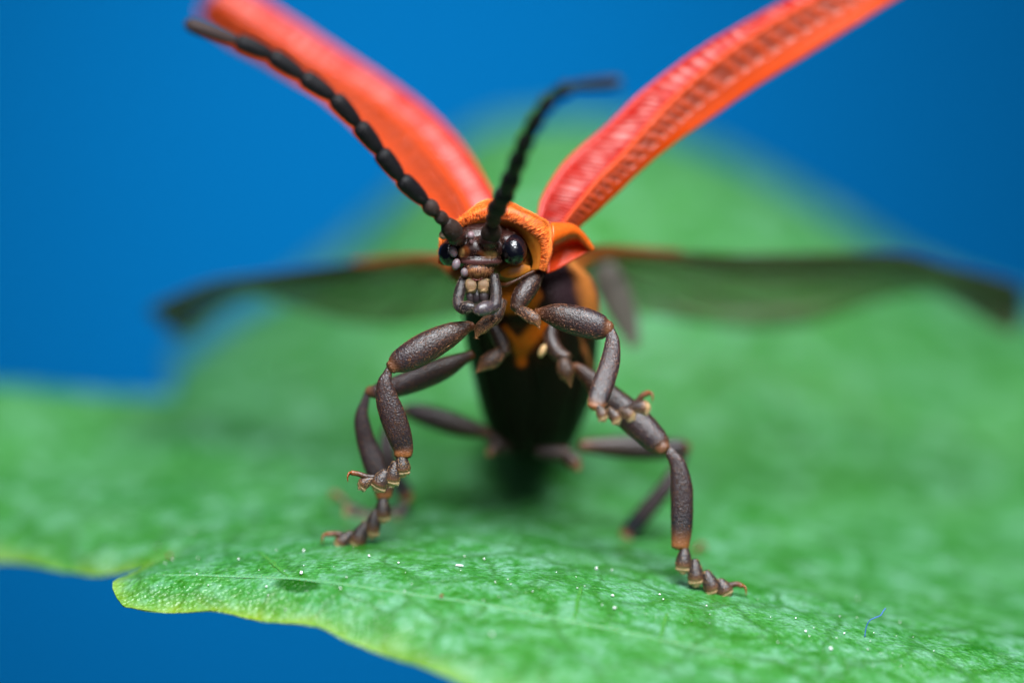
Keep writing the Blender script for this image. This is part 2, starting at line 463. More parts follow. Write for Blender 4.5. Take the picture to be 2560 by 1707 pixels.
leaf = build_leaf()

def ribbon_on_leaf(name, pts, width, rise, mat, color):
    pp = spline(np.array(pts, float), len(pts) * 8)
    near = np.where((LEAFPTS[:, 2] < 2.5))[0]
    C = np.array([LEAFPTS[near[np.argmin((LPX[near] - x) ** 2 + (2 * (LPY[near] - y)) ** 2)]] for x, y in pp])
    for _ in range(6): C[1:-1] = (C[:-2] + 2 * C[1:-1] + C[2:]) / 4
    a = np.linspace(0, 2 * math.pi, 10, endpoint=False); T = unit(np.gradient(C, axis=0))
    N = unit(np.array([0, 1, -0.45])); s = unit(np.cross(T, N)); w = width * np.interp(np.linspace(0, 1, len(C)), [0, .15, .8, 1], [.3, 1, 1, .3])
    R = C[:, None] + np.cos(a)[None, :, None] * s[:, None] * w[:, None, None] + np.sin(a)[None, :, None] * N * rise
    return obj(name, loft(R), mat, leaf, colors=color)
VEINM = m_plain('leaf_vein', None, 0.45, 14, 0.03, Subsurface_Weight=0.2, Subsurface_Scale=0.1 * U)
ribbon_on_leaf('midrib', VEINS[0][0], 0.04, 0.012, VEINM, S(80, 136, 88))
for P in ([(648, 1378), (672, 1396), (700, 1420), (731, 1443)], [(1452, 1462), (1444, 1492), (1440, 1520), (1434, 1550)], [(1668, 1530), (1660, 1556), (1652, 1580), (1646, 1602)]):
    ribbon_on_leaf('lateral_vein', P, 0.045, 0.003, VEINM, S(58, 118, 46))

# ------------------------------------------------------------------ beetle
beetle = empty('net_winged_beetle', wpt(1330, 1390, 1.5))
tag(beetle, 'black beetle with raised red wing cases, reared up facing forward on green leaf', 'beetle')
DK = S(42, 29, 32); DK2 = S(34, 19, 16); BR = S(66, 38, 24); TAN = S(168, 116, 72); ORA = S(214, 120, 50); CREAM = S(226, 200, 158); BLK = S(16, 12, 13)
AMBR = S(218, 132, 22); ORG_ = S(226, 108, 14)

def build_body():
    st = [(1330, 630, 1.9, 80, .5), (1330, 660, 1.85, 115, .8), (1332, 700, 1.9, 150, .98), (1328, 760, 2.0, 172, 1.1), (1330, 847, 2.35, 170, 1.15),
          (1338, 980, 2.95, 150, 1.1), (1335, 1050, 3.3, 128, .95), (1333, 1105, 3.6, 104, .8), (1333, 1135, 3.8, 82, .55)]
    C = spline(np.array([np.r_[V(a, b, d), w * KPX, h] for a, b, d, w, h in st]), 70)
    a = np.linspace(0, 2 * math.pi, 56, endpoint=False)
    R = C[:, None, :3] + np.stack([np.outer(C[:, 3], np.cos(a)), np.zeros((70, 56)), np.outer(C[:, 4], np.sin(a))], -1)
    thor = loft(R)
    abd = tube([(1335, 1085, 3.4, 150), (1338, 1040, 4.6, 230), (1340, 1000, 6.0, 250), (1342, 965, 7.6, 230), (1344, 945, 9.0, 160), (1345, 940, 9.8, 70)], thick=0.5, n=32)
    throat = tube([(1290, 690, .9, 130), (1288, 740, .9, 150), (1290, 790, 1.15, 150), (1300, 850, 1.4, 110), (1306, 900, 1.75, 60)], thick=0.6, n=24)
    v, f = fuse([thor, abd, throat], 0.035, 8)
    s = KPX * (DIST + v[:, 2]) / DIST; px = v[:, 0] / s + 1280; py = 853.5 - v[:, 1] / s
    # plates of the underside: shallow grooves between them
    n = out_normals((v, f))
    g = np.exp(-((px - 1333 - 6 * np.sin(py / 30)) / 7) ** 2) * (py > 890) + np.exp(-((py - 1000 + 0.0016 * (px - 1333) ** 2) / 8) ** 2) * .0
    g = g + np.exp(-((np.abs(px - 1335) - 118 + (py - 900) * .2) / 7) ** 2) * (py > 820)
    v = v - n * (0.05 * g)[:, None]
    c = np.tile(np.array(S(22, 11, 9)), (len(v), 1))
    def paint(w, rgb):
        nonlocal c
        w = np.clip(w, 0, 1)[:, None]; c = c * (1 - w) + np.array(rgb) * w
    def seg(x0, y0, x1, y1, r):
        dx, dy = x1 - x0, y1 - y0; t = np.clip(((px - x0) * dx + (py - y0) * dy) / (dx * dx + dy * dy), 0, 1)
        return 1.6 - np.hypot(px - x0 - t * dx, py - y0 - t * dy) / r
    fr = v[:, 2] < 2.6
    paint((seg(1300, 640, 1288, 760, 40) + .3 * wob(v[:, 0], v[:, 1], 5.0)) * fr, S(168, 86, 10)); paint(seg(1240, 800, 1350, 800, 14) * fr, S(14, 8, 8)); paint(seg(1270, 850, 1340, 850, 50) * fr * .6, S(60, 16, 6)); paint(seg(1262, 820, 1303, 868, 8) * fr, S(190, 82, 12)); paint(seg(1352, 815, 1303, 868, 18) * fr, S(190, 90, 14)); paint(seg(1302, 868, 1303, 905, 11) * fr, S(190, 84, 12))
    paint(seg(1440, 640, 1478, 790, 34) + .35 * wob(v[:, 0], v[:, 1], 4.0), S(168, 100, 44)); paint(seg(1395, 670, 1418, 770, 30) * fr + .4 * wob(v[:, 1], v[:, 0], 3.0) * fr, S(40, 26, 30)); paint(seg(1440, 800, 1478, 915, 5), S(140, 82, 44))
    paint(seg(1140, 690, 1150, 775, 14), S(170, 90, 50)); paint((660 - py) / 20., S(206, 136, 58))
    obj('body', (v, f), m_plain('body_cuticle', None, 0.5, 22, 0.03, Specular_IOR_Level=0.1), beetle, colors=c)
build_body()

def build_pronotum():
    z = gz(*Z1)
    def arch(pts, n=90):
        P = np.array([V(*z(x, y), d) for x, y, d in pts]); return spline(P, n)
    # arches of the hood from the inside of the collar over the rim to the back
    J = arch([(240, 800, .55), (300, 700, .5), (420, 560, .45), (560, 470, .42), (720, 430, .40), (880, 425, .38), (970, 480, .36), (1040, 575, .34), (1085, 680, .33), (1105, 770, .33), (1085, 850, .35)])
    I = arch([(215, 790, .42), (235, 680, .36), (330, 500, .26), (470, 410, .2), (640, 350, .16), (830, 362, .13), (960, 410, .12), (1090, 495, .13), (1168, 580, .15), (1182, 690, .2), (1165, 840, .25)])
    L = arch([(205, 780, .36), (212, 650, .3), (300, 462, .16), (440, 345, .08), (650, 270, .03), (850, 285, .0), (990, 340, 0.), (1130, 430, .02), (1225, 530, .06), (1235, 680, .14), (1200, 850, .24)])
    R = arch([(200, 770, .36), (190, 640, .34), (240, 470, .22), (400, 345, .14), (620, 205, .10), (850, 190, .08), (1010, 255, .06), (1150, 325, .06), (1262, 410, .10), (1280, 590, .16), (1215, 860, .26)])
    T = arch([(196, 760, .48), (184, 620, .5), (236, 450, .4), (400, 330, .34), (620, 168, .30), (850, 172, .28), (1010, 245, .26), (1150, 322, .26), (1268, 412, .30), (1296, 590, .34), (1225, 860, .4)])
    B1 = arch([(210, 760, .8), (205, 620, .85), (262, 460, .8), (420, 345, .8), (630, 200, .8), (850, 205, .8), (1010, 270, .8), (1150, 345, .8), (1280, 450, .8), (1285, 620, .8), (1225, 860, .8)])
    B2 = arch([(240, 770, 1.5), (240, 630, 1.5), (300, 480, 1.5), (440, 400, 1.5), (640, 300, 1.5), (850, 300, 1.5), (1010, 330, 1.5), (1140, 400, 1.5), (1250, 480, 1.5), (1260, 640, 1.5), (1225, 860, 1.5)])
    rows = np.array([J, (J * .45 + I * .55) + [0, 0, -.02], I, L, R, T, B1, B2])
    S_ = np.stack([spline(rows[:, k], 64) for k in range(rows.shape[1])], 1)          # (64, 90, 3)
    geo1 = slab(S_, 0.045, 1)
    # the hind angle that stands out to one side, hollow below
    F = [arch([(1275, 400, .34), (1400, 402, .5), (1490, 415, .6), (1565, 470, .7), (1625, 540, .78), (1692, 640, .85)], 40),
         arch([(1285, 430, .22), (1400, 430, .36), (1490, 440, .48), (1560, 485, .6), (1622, 555, .72), (1692, 645, .82)], 40),
         arch([(1290, 560, .2), (1390, 520, .36), (1470, 495, .5), (1540, 505, .62), (1615, 570, .74), (1690, 648, .84)], 40),
         arch([(1270, 640, .55), (1390, 590, .8), (1490, 570, .95), (1570, 580, 1.0), (1640, 620, .95), (1688, 652, .86)], 40),
         arch([(1245, 760, .6), (1380, 700, .8), (1500, 650, .9), (1580, 640, .94), (1640, 645, .92), (1686, 656, .86)], 40),
         arch([(1235, 880, .55), (1350, 838, .68), (1480, 765, .78), (1570, 715, .84), (1640, 680, .86), (1684, 660, .86)], 40)]
    F = np.array(F); S2 = np.stack([spline(F[:, k], 40) for k in range(40)], 1)
    geo2 = slab(S2, 0.04, 1)
    v, f = join(geo1, geo2)
    n1 = 64 * 90; rowid = np.r_[np.tile(np.repeat(np.arange(64), 90), 2), np.full(len(geo2[0]), 20)]
    amb = np.clip((20 - rowid) / 3., 0, 1)[:, None]
    rim = np.exp(-((rowid - 36) / 5.) ** 2)[:, None] * 0.5
    c = np.array(S(202, 66, 3)) * (1 - amb) + np.array(S(190, 118, 34)) * amb
    c = c * (1 - rim) + np.array(S(228, 112, 20)) * rim
    k0 = len(geo1[0]); fl = np.r_[np.repeat(np.arange(40), 40), np.repeat(np.arange(40), 40)]
    c[k0:] = np.where((fl > 18)[:, None], np.array(S(226, 66, 8)), np.array(S(228, 104, 20)))  # hollow side redder: light shining through it is put into the colour
    p = obj('pronotum', (v, f), AMB, beetle, colors=c)
    # golden nap standing along the rim
    face = (S_.reshape(-1, 3), grid_faces(64, 90)[64 // 7 * 2 * 89:].tolist())
    cen = V(1215, 640, .6)
    nn = out_normals(face); 
    def side(P, n): return P[:, 2] < 0.45
    flow = unit(S_ - cen) * 0.8 + np.array([0.0, 0, -0.2])
    sg = np.sign((nn.reshape(S_.shape) * (S_ - cen)).sum(-1).mean())
    if sg < 0: face = (face[0], [q[::-1] for q in face[1]])
    h = hairs(face, 15000, 0.095, 0.008, flow.reshape(-1, 3), 0.22, 0.07, side, S(234, 120, 36), 0.55)
    tag(obj('nap', h, HAIR, p, colors=h[2]), kind='stuff')
    face2 = (S2.reshape(-1, 3), grid_faces(40, 40)[:15 * 39].tolist())
    h = hairs(face2, 1300, 0.06, 0.006, np.array([.5, .5, -.3]), 0.4, 0.15, None, S(236, 130, 40), 0.5)
    tag(obj('nap', h, HAIR, p, colors=h[2]), kind='stuff')
build_pronotum()

def build_head():
    Q = lambda x, y, d, rx, ry, rz, rot=0: ellipsoid(Z1[0] + x / 3.92, Z1[1] + y / 3.92, d, rx / 3.92, ry / 3.92, rz, rot)
    caps = [Q(590, 560, .42, 330, 210, .42), Q(590, 640, .18, 250, 150, .30), Q(590, 760, .10, 215, 80, .22), Q(560, 850, .08, 165, 90, .20), Q(575, 720, .25, 260, 130, .3),
            Q(360, 520, -.08, 95, 90, .2, 20), Q(680, 560, -.10, 105, 95, .2, -10),              # sockets of the antennae
            Q(500, 560, .0, 30, 80, .12), Q(610, 765, .03, 180, 34, .10, 4),                    # ridge and brow of the clypeus
            Q(850, 560, .25, 110, 110, .25)]
    v, f = fuse(caps, 0.016, 5)
    s = KPX * (DIST + v[:, 2]) / DIST; X = (v[:, 0] / s + 1280 - Z1[0]) * 3.92; Y = (853.5 - v[:, 1] / s - Z1[1]) * 3.92
    c = np.tile(np.array(S(36, 17, 14)), (len(v), 1))
    def paint(x, y, rx, ry, rgb, soft=1.0):
        nonlocal c
        w = np.clip((1.25 - np.hypot((X - x) / rx, (Y - y) / ry)) * 2.2 * soft, 0, 1)[:, None] * (v[:, 2:3] < 0.4); c = c * (1 - w) + np.array(rgb) * w
    paint(630, 690, 70, 44, S(96, 46, 16), .6); paint(440, 660, 48, 54, S(96, 48, 18), .6); paint(408, 668, 30, 46, S(170, 126, 76), .6); paint(690, 690, 62, 40, S(172, 124, 74), .5)
    paint(505, 520, 30, 60, S(90, 66, 66)); paint(610, 765, 190, 26, S(84, 50, 48)); paint(560, 880, 150, 55, S(120, 70, 44)); paint(565, 720, 40, 30, S(28, 10, 10))
    head = obj('head', (v, f), m_plain('head_cuticle', None, 0.27, 34, 0.014, Specular_IOR_Level=0.55), beetle, colors=c)
    hh = hairs((v, f), 800, .06, .006, np.array([0, -1, -.3]), .5, .3, lambda P, n: P[:, 2] < .35, S(96, 62, 46), .5); tag(obj('head_hair', hh, HAIR, head, colors=hh[2]), kind='stuff')
    eye = obj('eye', Q(918, 648, .16, 132, 158, .26, 12), EYE, head); eye['label'] = 'big black faceted eye beside the orange collar'
    obj('eye', Q(292, 668, .28, 112, 138, .26, -14), EYE, head)
    # labrum with tawny hairs, red line, cream brushes, mandible pit
    lab = Q(570, 850, -.0, 112, 62, .12); obj('labrum', lab, GLOSS, head, colors=S(92, 50, 40))
    h = hairs(lab, 800, .12, .006, np.array([0, -1, -.2]), .3, .15, lambda P, n: n[:, 2] < -.1, S(206, 146, 96), .4); tag(obj('hair_fringe', h, HAIR, head, colors=h[2]), kind='stuff')
    obj('mouth_edge', tube([(515, 928, -.05, 14), (545, 942, -.06, 18), (580, 938, -.06, 16), (615, 920, -.05, 12)], z=Z1), GLOSS, head, colors=S(104, 22, 12))
    for x0, x1 in ((450, 560), (566, 684)):
        b = tube([((x0 + x1) / 2, 940, -.02, 84), ((x0 + x1) / 2 - 3, 980, -.05, 100), ((x0 + x1) / 2 - 4, 1030, -.05, 92)], .4, z=Z1, power=3, cap=.25)
        br = obj('mouth_brush', b, PALE, head, colors=S(120, 92, 62))
        h = hairs(b, 1500, .08, .009, np.array([0, -1, -.1]), .2, .18, lambda P, n: n[:, 2] < .2, S(196, 164, 120), .5); tag(obj('hair_fringe', h, HAIR, br, colors=h[2]), kind='stuff')
    obj('neck_membrane', fuse([Q(760, 640, 1.0, 400, 330, .5), Q(900, 830, .72, 190, 150, .3)], .03, 4), AMB, head, colors=S(150, 100, 40))
    obj('throat_fold', tube([(800, 880, .34, 60), (880, 870, .30, 120), (980, 840, .30, 130), (1070, 830, .34, 60)], .4, z=Z1), AMB, head, colors=S(190, 126, 36))
    obj('throat_edge', tube([(775, 985, .3, 36), (850, 985, .22, 44), (960, 935, .2, 26), (1060, 880, .24, 24), (1130, 850, .3, 24)], .6, z=Z1), CUT, head, colors=S(70, 36, 16))
    obj('lower_lip', Q(565, 1100, .12, 110, 100, .12), GLOSS, head, colors=S(46, 36, 40))
    for x, w in ((490, 70), (625, 90)):
        obj('maxilla', tube([(x, 1040, .02, w), (x, 1100, .0, w * 1.1), (x + 5, 1160, .0, w * .7)], .7, z=Z1), CUT, head, colors=S(52, 40, 42))
    def palp(segs, tipc):
        P = None
        for k, s_ in enumerate(segs):
            t = tube(s_, .85, z=Z1)
            if P is None: P = obj('palp', t, CUT, head, colors=S(34, 27, 28))
            else: obj('palp_segment', t, GLOSS if k == len(segs) - 1 else CUT, P, colors=tipc if k == len(segs) - 1 else S(46, 38, 42))
            hh = hairs(t, 420, .05, .007, t[2], .4, .25, None, S(128, 104, 88), .5); tag(obj('hair', hh, HAIR, P, colors=hh[2]), kind='stuff')
        return P
    palp([[(430, 930, .05, 80), (405, 1000, .0, 104), (385, 1080, -.05, 112), (372, 1140, -.1, 100)], [(370, 1125, -.1, 96), (385, 1190, -.16, 116), (430, 1230, -.2, 104)], [(395, 1205, -.16, 96), (445, 1212, -.24, 124), (500, 1205, -.28, 104), (528, 1200, -.3, 60)]], S(20, 18, 24))
    palp([[(725, 900, .05, 90), (735, 990, .0, 112), (745, 1070, -.05, 118), (742, 1130, -.1, 110)], [(745, 1110, -.1, 106), (735, 1180, -.15, 130), (690, 1220, -.2, 124)], [(720, 1200, -.16, 110), (650, 1215, -.24, 142), (585, 1235, -.28, 124), (545, 1245, -.3, 70)]], S(66, 58, 64))
    obj('frons_highlight', Q(498, 505, -.08, 36, 40, .07), GLOSS, head, colors=S(120, 100, 104))  # pale glossy bump added to stand in for the highlight on the frons
    return head
head = build_head()
for k, (x, y, rx, ry, rot, d, lab) in enumerate([(326, 664, 42, 58, 12, .02, 'pale grey oval speck on the front edge of the small eye'), (354, 788, 42, 58, -14, -.02, 'whitish oval speck below the small eye beside the cheek'), (436, 868, 38, 46, 0, -.06, 'whitish round speck at the corner of the mouth')]):
    g = ellipsoid(Z1[0] + x / 3.92, Z1[1] + y / 3.92, d, rx / 3.92, ry / 3.92, .06, rot)
    o = obj('pale_speck', g, m_plain('pale_speck', None, .3, 60, .006, Subsurface_Weight=.4, Subsurface_Scale=.05 * U), None, colors=S(112, 98, 102))
    tag(o, lab, 'speck', 'pale specks on the beetle face')

def antenna(joints, widths, colors, label=None):
    """joints from base to tip"""
    root = None
    for k in range(len(joints) - 1):
        a = np.array(joints[k], float); b = np.array(joints[k + 1], float); w = widths[k] * 1.12
        L = b - a; a2 = a + L * .02; q = lambda u: tuple(a2 + L * u)
        shape = [(.0, .55), (.15, .76), (.4, .92), (.75, 1.0), (.93, .9), (1.0, .6)] if k > 2 else [(0, .6), (.3, .95), (.65, 1.), (.95, .7)]
        st = [(*q(u), w * s_, *colors[k]) for u, s_ in shape]
        g = tube(st, .9, n=18, res=6)
        if root is None:
            root = obj('antenna', g, ANT, beetle, colors=g[3])
            if label: root['label'] = label
            o = root
        else: o = obj('antenna_segment', g, ANT, root, colors=g[3])
        h = hairs(g, 380, .035, .006, g[2], .3, .2, None, S(34, 30, 32), .4); tag(obj('hair', h, HAIR, root, colors=h[2]), kind='stuff')
    return root
bk = S(13, 12, 15); bn = S(42, 29, 24)
LA = [(1142, 596, -.15), (1112, 556, -.35), (1100, 560, -.4)]
antenna([(1146, 598, -.1), (1116, 556, -.35), (1092, 534, -.5), (1064, 506, -.65), (1004, 448, -.9), (951, 381, -1.1), (897, 313, -1.3), (836, 245, -1.5), (758, 192, -1.65), (679, 139, -1.8), (594, 103, -1.95), (470, 60, -2.1)],
        [44, 30, 36, 42, 43, 43, 42, 42, 40, 40, 37], [bn, bn, S(48, 36, 32)] + [bk] * 7 + [S(48, 36, 34)])
antenna([(1224, 606, -.1), (1231, 562, -.35), (1236, 536, -.7), (1248, 510, -1.1), (1264, 482, -1.6), (1281, 438, -2.1), (1299, 388, -2.6), (1318, 342, -3.0), (1346, 290, -3.4), (1376, 248, -3.7), (1425, 217, -3.95), (1548, 206, -4.2)],
        [46, 34, 44, 46, 44, 42, 40, 38, 36, 34, 30], [bn, S(60, 44, 36), S(30, 25, 24)] + [bk] * 7 + [S(26, 20, 20)])
obj('antenna_joint', ellipsoid(1235, 584, -.27, 18, 11, .1, 15), PALE, head, colors=S(128, 108, 92))
obj('antenna_joint', ellipsoid(1111, 586, -.2, 14, 12, .08, 35), PALE, head, colors=S(150, 126, 104))

# ------------------------------------------------------------------ legs
def seg_colors(st, prof):
    """prof: [(t, rgb)] along the segment"""
    n = len(st); t = np.linspace(0, 1, n)
    c = np.stack([np.interp(t, [p for p, _ in prof], [rgb[k] for _, rgb in prof]) for k in range(3)], 1)
    return [tuple(s_) + tuple(cc) for s_, cc in zip(st, c)]
FEM = [(0, S(96, 52, 22)), (.12, S(62, 32, 16)), (.4, S(34, 20, 16)), (.65, DK), (.8, DK), (.95, S(60, 42, 38)), (1, S(104, 66, 42))]
TIB = [(0, S(40, 34, 36)), (.15, DK), (.8, DK), (.9, S(60, 42, 34)), (1, S(140, 86, 46))]
def leg(coxa, troch, femur, tibia, tarsus, claw, z, sharp, pad_w=30, label=None, ridge=True):
    """tarsus: list of (start, lobe tip) pairs with depth; claw: path of the last segment"""
    def zz(st): return [(z[0] + s_[0] / z[2], z[1] + s_[1] / z[2], s_[2], s_[3] / z[2]) for s_ in st]
    gt = tube(seg_colors(tibia[0], TIB), .5, z=tibia[1], n=28, power=2.4, cap=.5)
    gf = tube(seg_colors(femur[0], FEM), .7, z=femur[1], n=28, power=2.1, cap=.75)
    root = obj('leg', gf, CUT, beetle, colors=gf[3])
    if label: root['label'] = label
    def bristle(g, cnt, ln, colr, lift=.28):
        if cnt:
            h = hairs(g, cnt, ln, .0085, g[2], lift, .18, None, colr, .6); tag(obj('hair', h, HAIR, root, colors=h[2]), kind='stuff')
    bristle(gf, int(3200 * sharp), .06, S(124, 78, 54), .38)
    if sharp:
        for g_, c_ in ((gf, 420), (gt, 420)):
            h = hairs(g_, int(c_ * sharp), .10, .008, g_[2], .55, .2, None, S(196, 140, 98), .4); tag(obj('bristle_fringe', h, HAIR, root, colors=h[2]), kind='stuff')
    if coxa:
        g = tube(seg_colors(coxa[0], [(0, DK2), (.6, S(44, 28, 27)), (1, S(60, 38, 28))]), .85, z=coxa[1]); obj('coxa', g, CUT, root, colors=g[3]); bristle(g, int(900 * sharp), .05, S(150, 104, 72))
    if troch:
        g = tube(seg_colors(troch[0], [(0, S(50, 34, 30)), (.6, S(64, 42, 32)), (1, S(130, 86, 54))]), .7, z=troch[1]); obj('trochanter', g, CUT, root, colors=g[3]); bristle(g, int(900 * sharp), .07, S(190, 132, 90), .35)
    obj('tibia', gt, CUT, root, colors=gt[3]); bristle(gt, int(3200 * sharp), .06, S(128, 82, 57), .38)
    for (a, b, w) in tarsus:
        w *= 1.22
        a = np.array(a, float); b = np.array(b, float); a[:2] = a[:2] / z[2] + z[:2]; b[:2] = b[:2] / z[2] + z[:2]
        st = [(*(a + (b - a) * u), w * s_ , *cc) for u, s_, cc in ((0, .5, S(40, 31, 31)), (.3, .8, S(42, 32, 32)), (.6, 1.0, S(54, 40, 36)), (.85, 1.0, S(110, 78, 54)), (1, .7, S(190, 156, 112)))]
        g = tube(st, .8, n=18); o = obj('tarsus_segment', g, CUT, root, colors=g[3]); bristle(g, int(420 * sharp), .05, S(206, 156, 108), .4)
        # pale felted pad under the lobe
        p = b + (b - a) * .02; m = a + (b - a) * .45; 
        gp = tube([(*(m + (p - m) * u), w * s_, *CREAM) for u, s_ in ((0, .35), (.5, .85), (.85, .95), (1.04, .5))], .6, n=14, res=5)
        gp = (gp[0] + np.array([0, -.03, .0]), gp[1]); obj('pad', gp, PALE, o, colors=S(178, 146, 108)); bristle(join((gp[0], gp[1])) + (np.tile(b - a, (len(gp[0]), 1)) * [1, -1, 1],), int(200 * sharp), .05, S(220, 196, 160), .3)
    cw = [(c_[0] / z[2] + z[0], c_[1] / z[2] + z[1], c_[2], c_[3] / z[2]) for c_ in claw]
    g = tube(seg_colors(cw, [(0, S(44, 32, 29)), (.5, S(60, 38, 26)), (1, S(130, 72, 34))]), .8, n=14); o = obj('claw_segment', g, CUT, root, colors=g[3])
    e = cw[-1]; dirx = np.sign(cw[-1][0] - cw[0][0])
    for k in (-1, 1):
        w = cw[-1][3] * .42
        c_ = tube([(e[0], e[1], e[2] + .03 * k, w), (e[0] + dirx * 6, e[1] + 2 + 2 * k, e[2] + .06 * k, w * .9), (e[0] + dirx * 10, e[1] + 11 + 2 * k, e[2] + .08 * k, w * .6), (e[0] + dirx * 9, e[1] + 21 + 2 * k, e[2] + .08 * k, w * .15)], .9, n=10, res=5)
        obj('claw', c_, GLOSS, o, colors=S(128, 62, 22))
    return root
# front leg held up on the side of the small eye
leg(([(800, 1150, .3, 110), (740, 1290, .2, 140), (640, 1370, .12, 130)], Z1), ([(1800, 60, .1, 60), (1720, 110, .05, 120), (1650, 165, .02, 120), (1608, 245, 0, 16)], Z3),
    ([(1570, 140, .08, 80), (1500, 155, .06, 140), (1360, 218, .03, 232), (1170, 316, -.02, 292), (988, 418, -.06, 288), (850, 494, -.08, 226), (790, 535, -.1, 140)], Z3),
    ([(755, 560, -.1, 66), (735, 620, -.1, 100), (712, 700, -.1, 148), (735, 850, -.08, 220), (788, 1010, -.06, 254), (848, 1180, -.03, 246), (890, 1320, 0, 206), (893, 1395, 0, 176)], Z3),
    [((1030, 360, 0), (1042, 560, .02), 34), ((965, 450, 0), (918, 670, .02), 32), ((850, 550, 0), (750, 725, .02), 36), ((700, 625, 0), (560, 705, .02), 24)],
    [(760, 610, 0, 60), (640, 608, 0, 70), (540, 575, 0, 62), (455, 560, 0, 60)], Z4, 1.0)
# front leg held up on the side of the big eye
leg(([(1170, 880, .45, 100), (1085, 980, .35, 190), (995, 1110, .25, 196), (950, 1220, .2, 140)], Z1), ([(960, 1225, .18, 90), (1050, 1280, .1, 130), (1130, 1330, .06, 120), (1168, 1400, .04, 20)], Z1),
    ([(1150, 1265, .12, 80), (1220, 1270, .1, 150), (1340, 1290, .06, 240), (1500, 1330, .03, 290), (1650, 1370, .0, 290), (1780, 1405, -.02, 244), (1840, 1415, -.03, 160)], Z1),
    ([(1715, 670, -.03, 70), (1750, 750, -.06, 104), (1768, 850, -.12, 146), (1745, 1040, -.3, 196), (1680, 1250, -.5, 212), (1625, 1410, -.62, 200), (1605, 1475, -.66, 172)], Z2),
    [((1330, 880, -.7), (1380, 985, -.72), 24), ((1430, 900, -.74), (1510, 1010, -.76), 24), ((1540, 910, -.78), (1650, 970, -.8), 26), ((1630, 890, -.8), (1790, 885, -.82), 28)],
    [(1590, 910, -.8, 56), (1680, 850, -.82, 58), (1740, 780, -.84, 54), (1800, 752, -.86, 50)], Z6, .5)
# middle legs
leg(([(600, 700, .95, 130), (670, 830, .9, 160), (715, 950, .85, 110)], Z2), ([(690, 930, .85, 110), (620, 990, .8, 170), (530, 1050, .78, 160), (440, 1135, .75, 20)], Z2),
    ([(1560, 420, .8, 100), (1500, 448, .8, 120), (1300, 545, .82, 220), (1080, 640, .85, 236), (850, 722, .88, 214), (640, 775, .9, 150), (560, 775, .92, 100)], Z3),
    ([(545, 790, .92, 70), (520, 880, .93, 84), (488, 1000, .95, 130), (496, 1120, .97, 165), (540, 1300, 1.0, 190), (610, 1500, 1.0, 212), (690, 1700, 1.0, 200), (705, 1800, 1.0, 160)], Z3),
    [((820, 850, 1.), (810, 1090, 1.02), 34), ((735, 1000, 1.), (685, 1260, 1.02), 32), ((620, 1150, 1.), (500, 1385, 1.02), 36), ((460, 1255, 1.), (300, 1395, 1.0), 30)],
    [(480, 1280, 1., 60), (380, 1278, 1., 70), (270, 1262, 1., 66), (165, 1270, 1., 56)], Z4, .45)
leg(([(1170, 690, 1.15, 110), (1170, 830, 1.1, 150), (1230, 950, 1.05, 160), (1320, 1000, 1.0, 130)], Z2), ([(1290, 1000, 1., 110), (1300, 1080, .95, 160), (1325, 1160, .92, 160), (1355, 1265, .9, 20)], Z2),
    ([(1110, 510, 1.0, 90), (1170, 550, .98, 130), (1290, 660, .95, 200), (1450, 820, .88, 262), (1620, 965, .8, 286), (1780, 1115, .72, 272), (1890, 1225, .66, 224), (1930, 1270, .62, 150)], Z6),
    ([(700, 580, .62, 50), (730, 620, .6, 76), (772, 690, .6, 112), (795, 830, .6, 142), (797, 970, .6, 148), (795, 1100, .6, 140), (786, 1212, .6, 118)], Z5),
    [((815, 1230, .6), (805, 1365, .6), 34), ((880, 1310, .6), (890, 1450, .6), 34), ((955, 1385, .58), (1005, 1512, .58), 34), ((1045, 1440, .56), (1090, 1525, .56), 34)],
    [(1060, 1465, .56, 34), (1110, 1468, .56, 40), (1160, 1462, .56, 36), (1190, 1475, .56, 32)], Z5, .6)
# hind legs
leg(([(1930, 1350, 2.7, 110), (1850, 1310, 2.65, 150), (1740, 1220, 2.6, 130)], Z3), ([(1850, 1320, 2.6, 110), (1780, 1340, 2.55, 150), (1720, 1400, 2.5, 50)], Z3),
    ([(1730, 1190, 2.6, 90), (1640, 1160, 2.65, 150), (1450, 1110, 2.75, 220), (1250, 1050, 2.85, 236), (1050, 990, 2.95, 200), (930, 970, 3.0, 130), (890, 975, 3.0, 90)], Z3),
    ([(870, 1000, 3., 80), (790, 1100, 3., 130), (740, 1250, 3., 170), (740, 1400, 3., 180), (800, 1600, 3.05, 176), (900, 1760, 3.1, 170), (940, 1830, 3.1, 120)], Z3),
    [((1100, 930, 3.1), (960, 1080, 3.1), 30), ((960, 1000, 3.1), (780, 1110, 3.1), 30), ((780, 1040, 3.15), (560, 1100, 3.15), 32), ((600, 1010, 3.2), (400, 1020, 3.2), 34)],
    [(560, 1020, 3.2, 70), (440, 950, 3.2, 80), (340, 860, 3.25, 74), (260, 790, 3.3, 64)], Z4, 0)
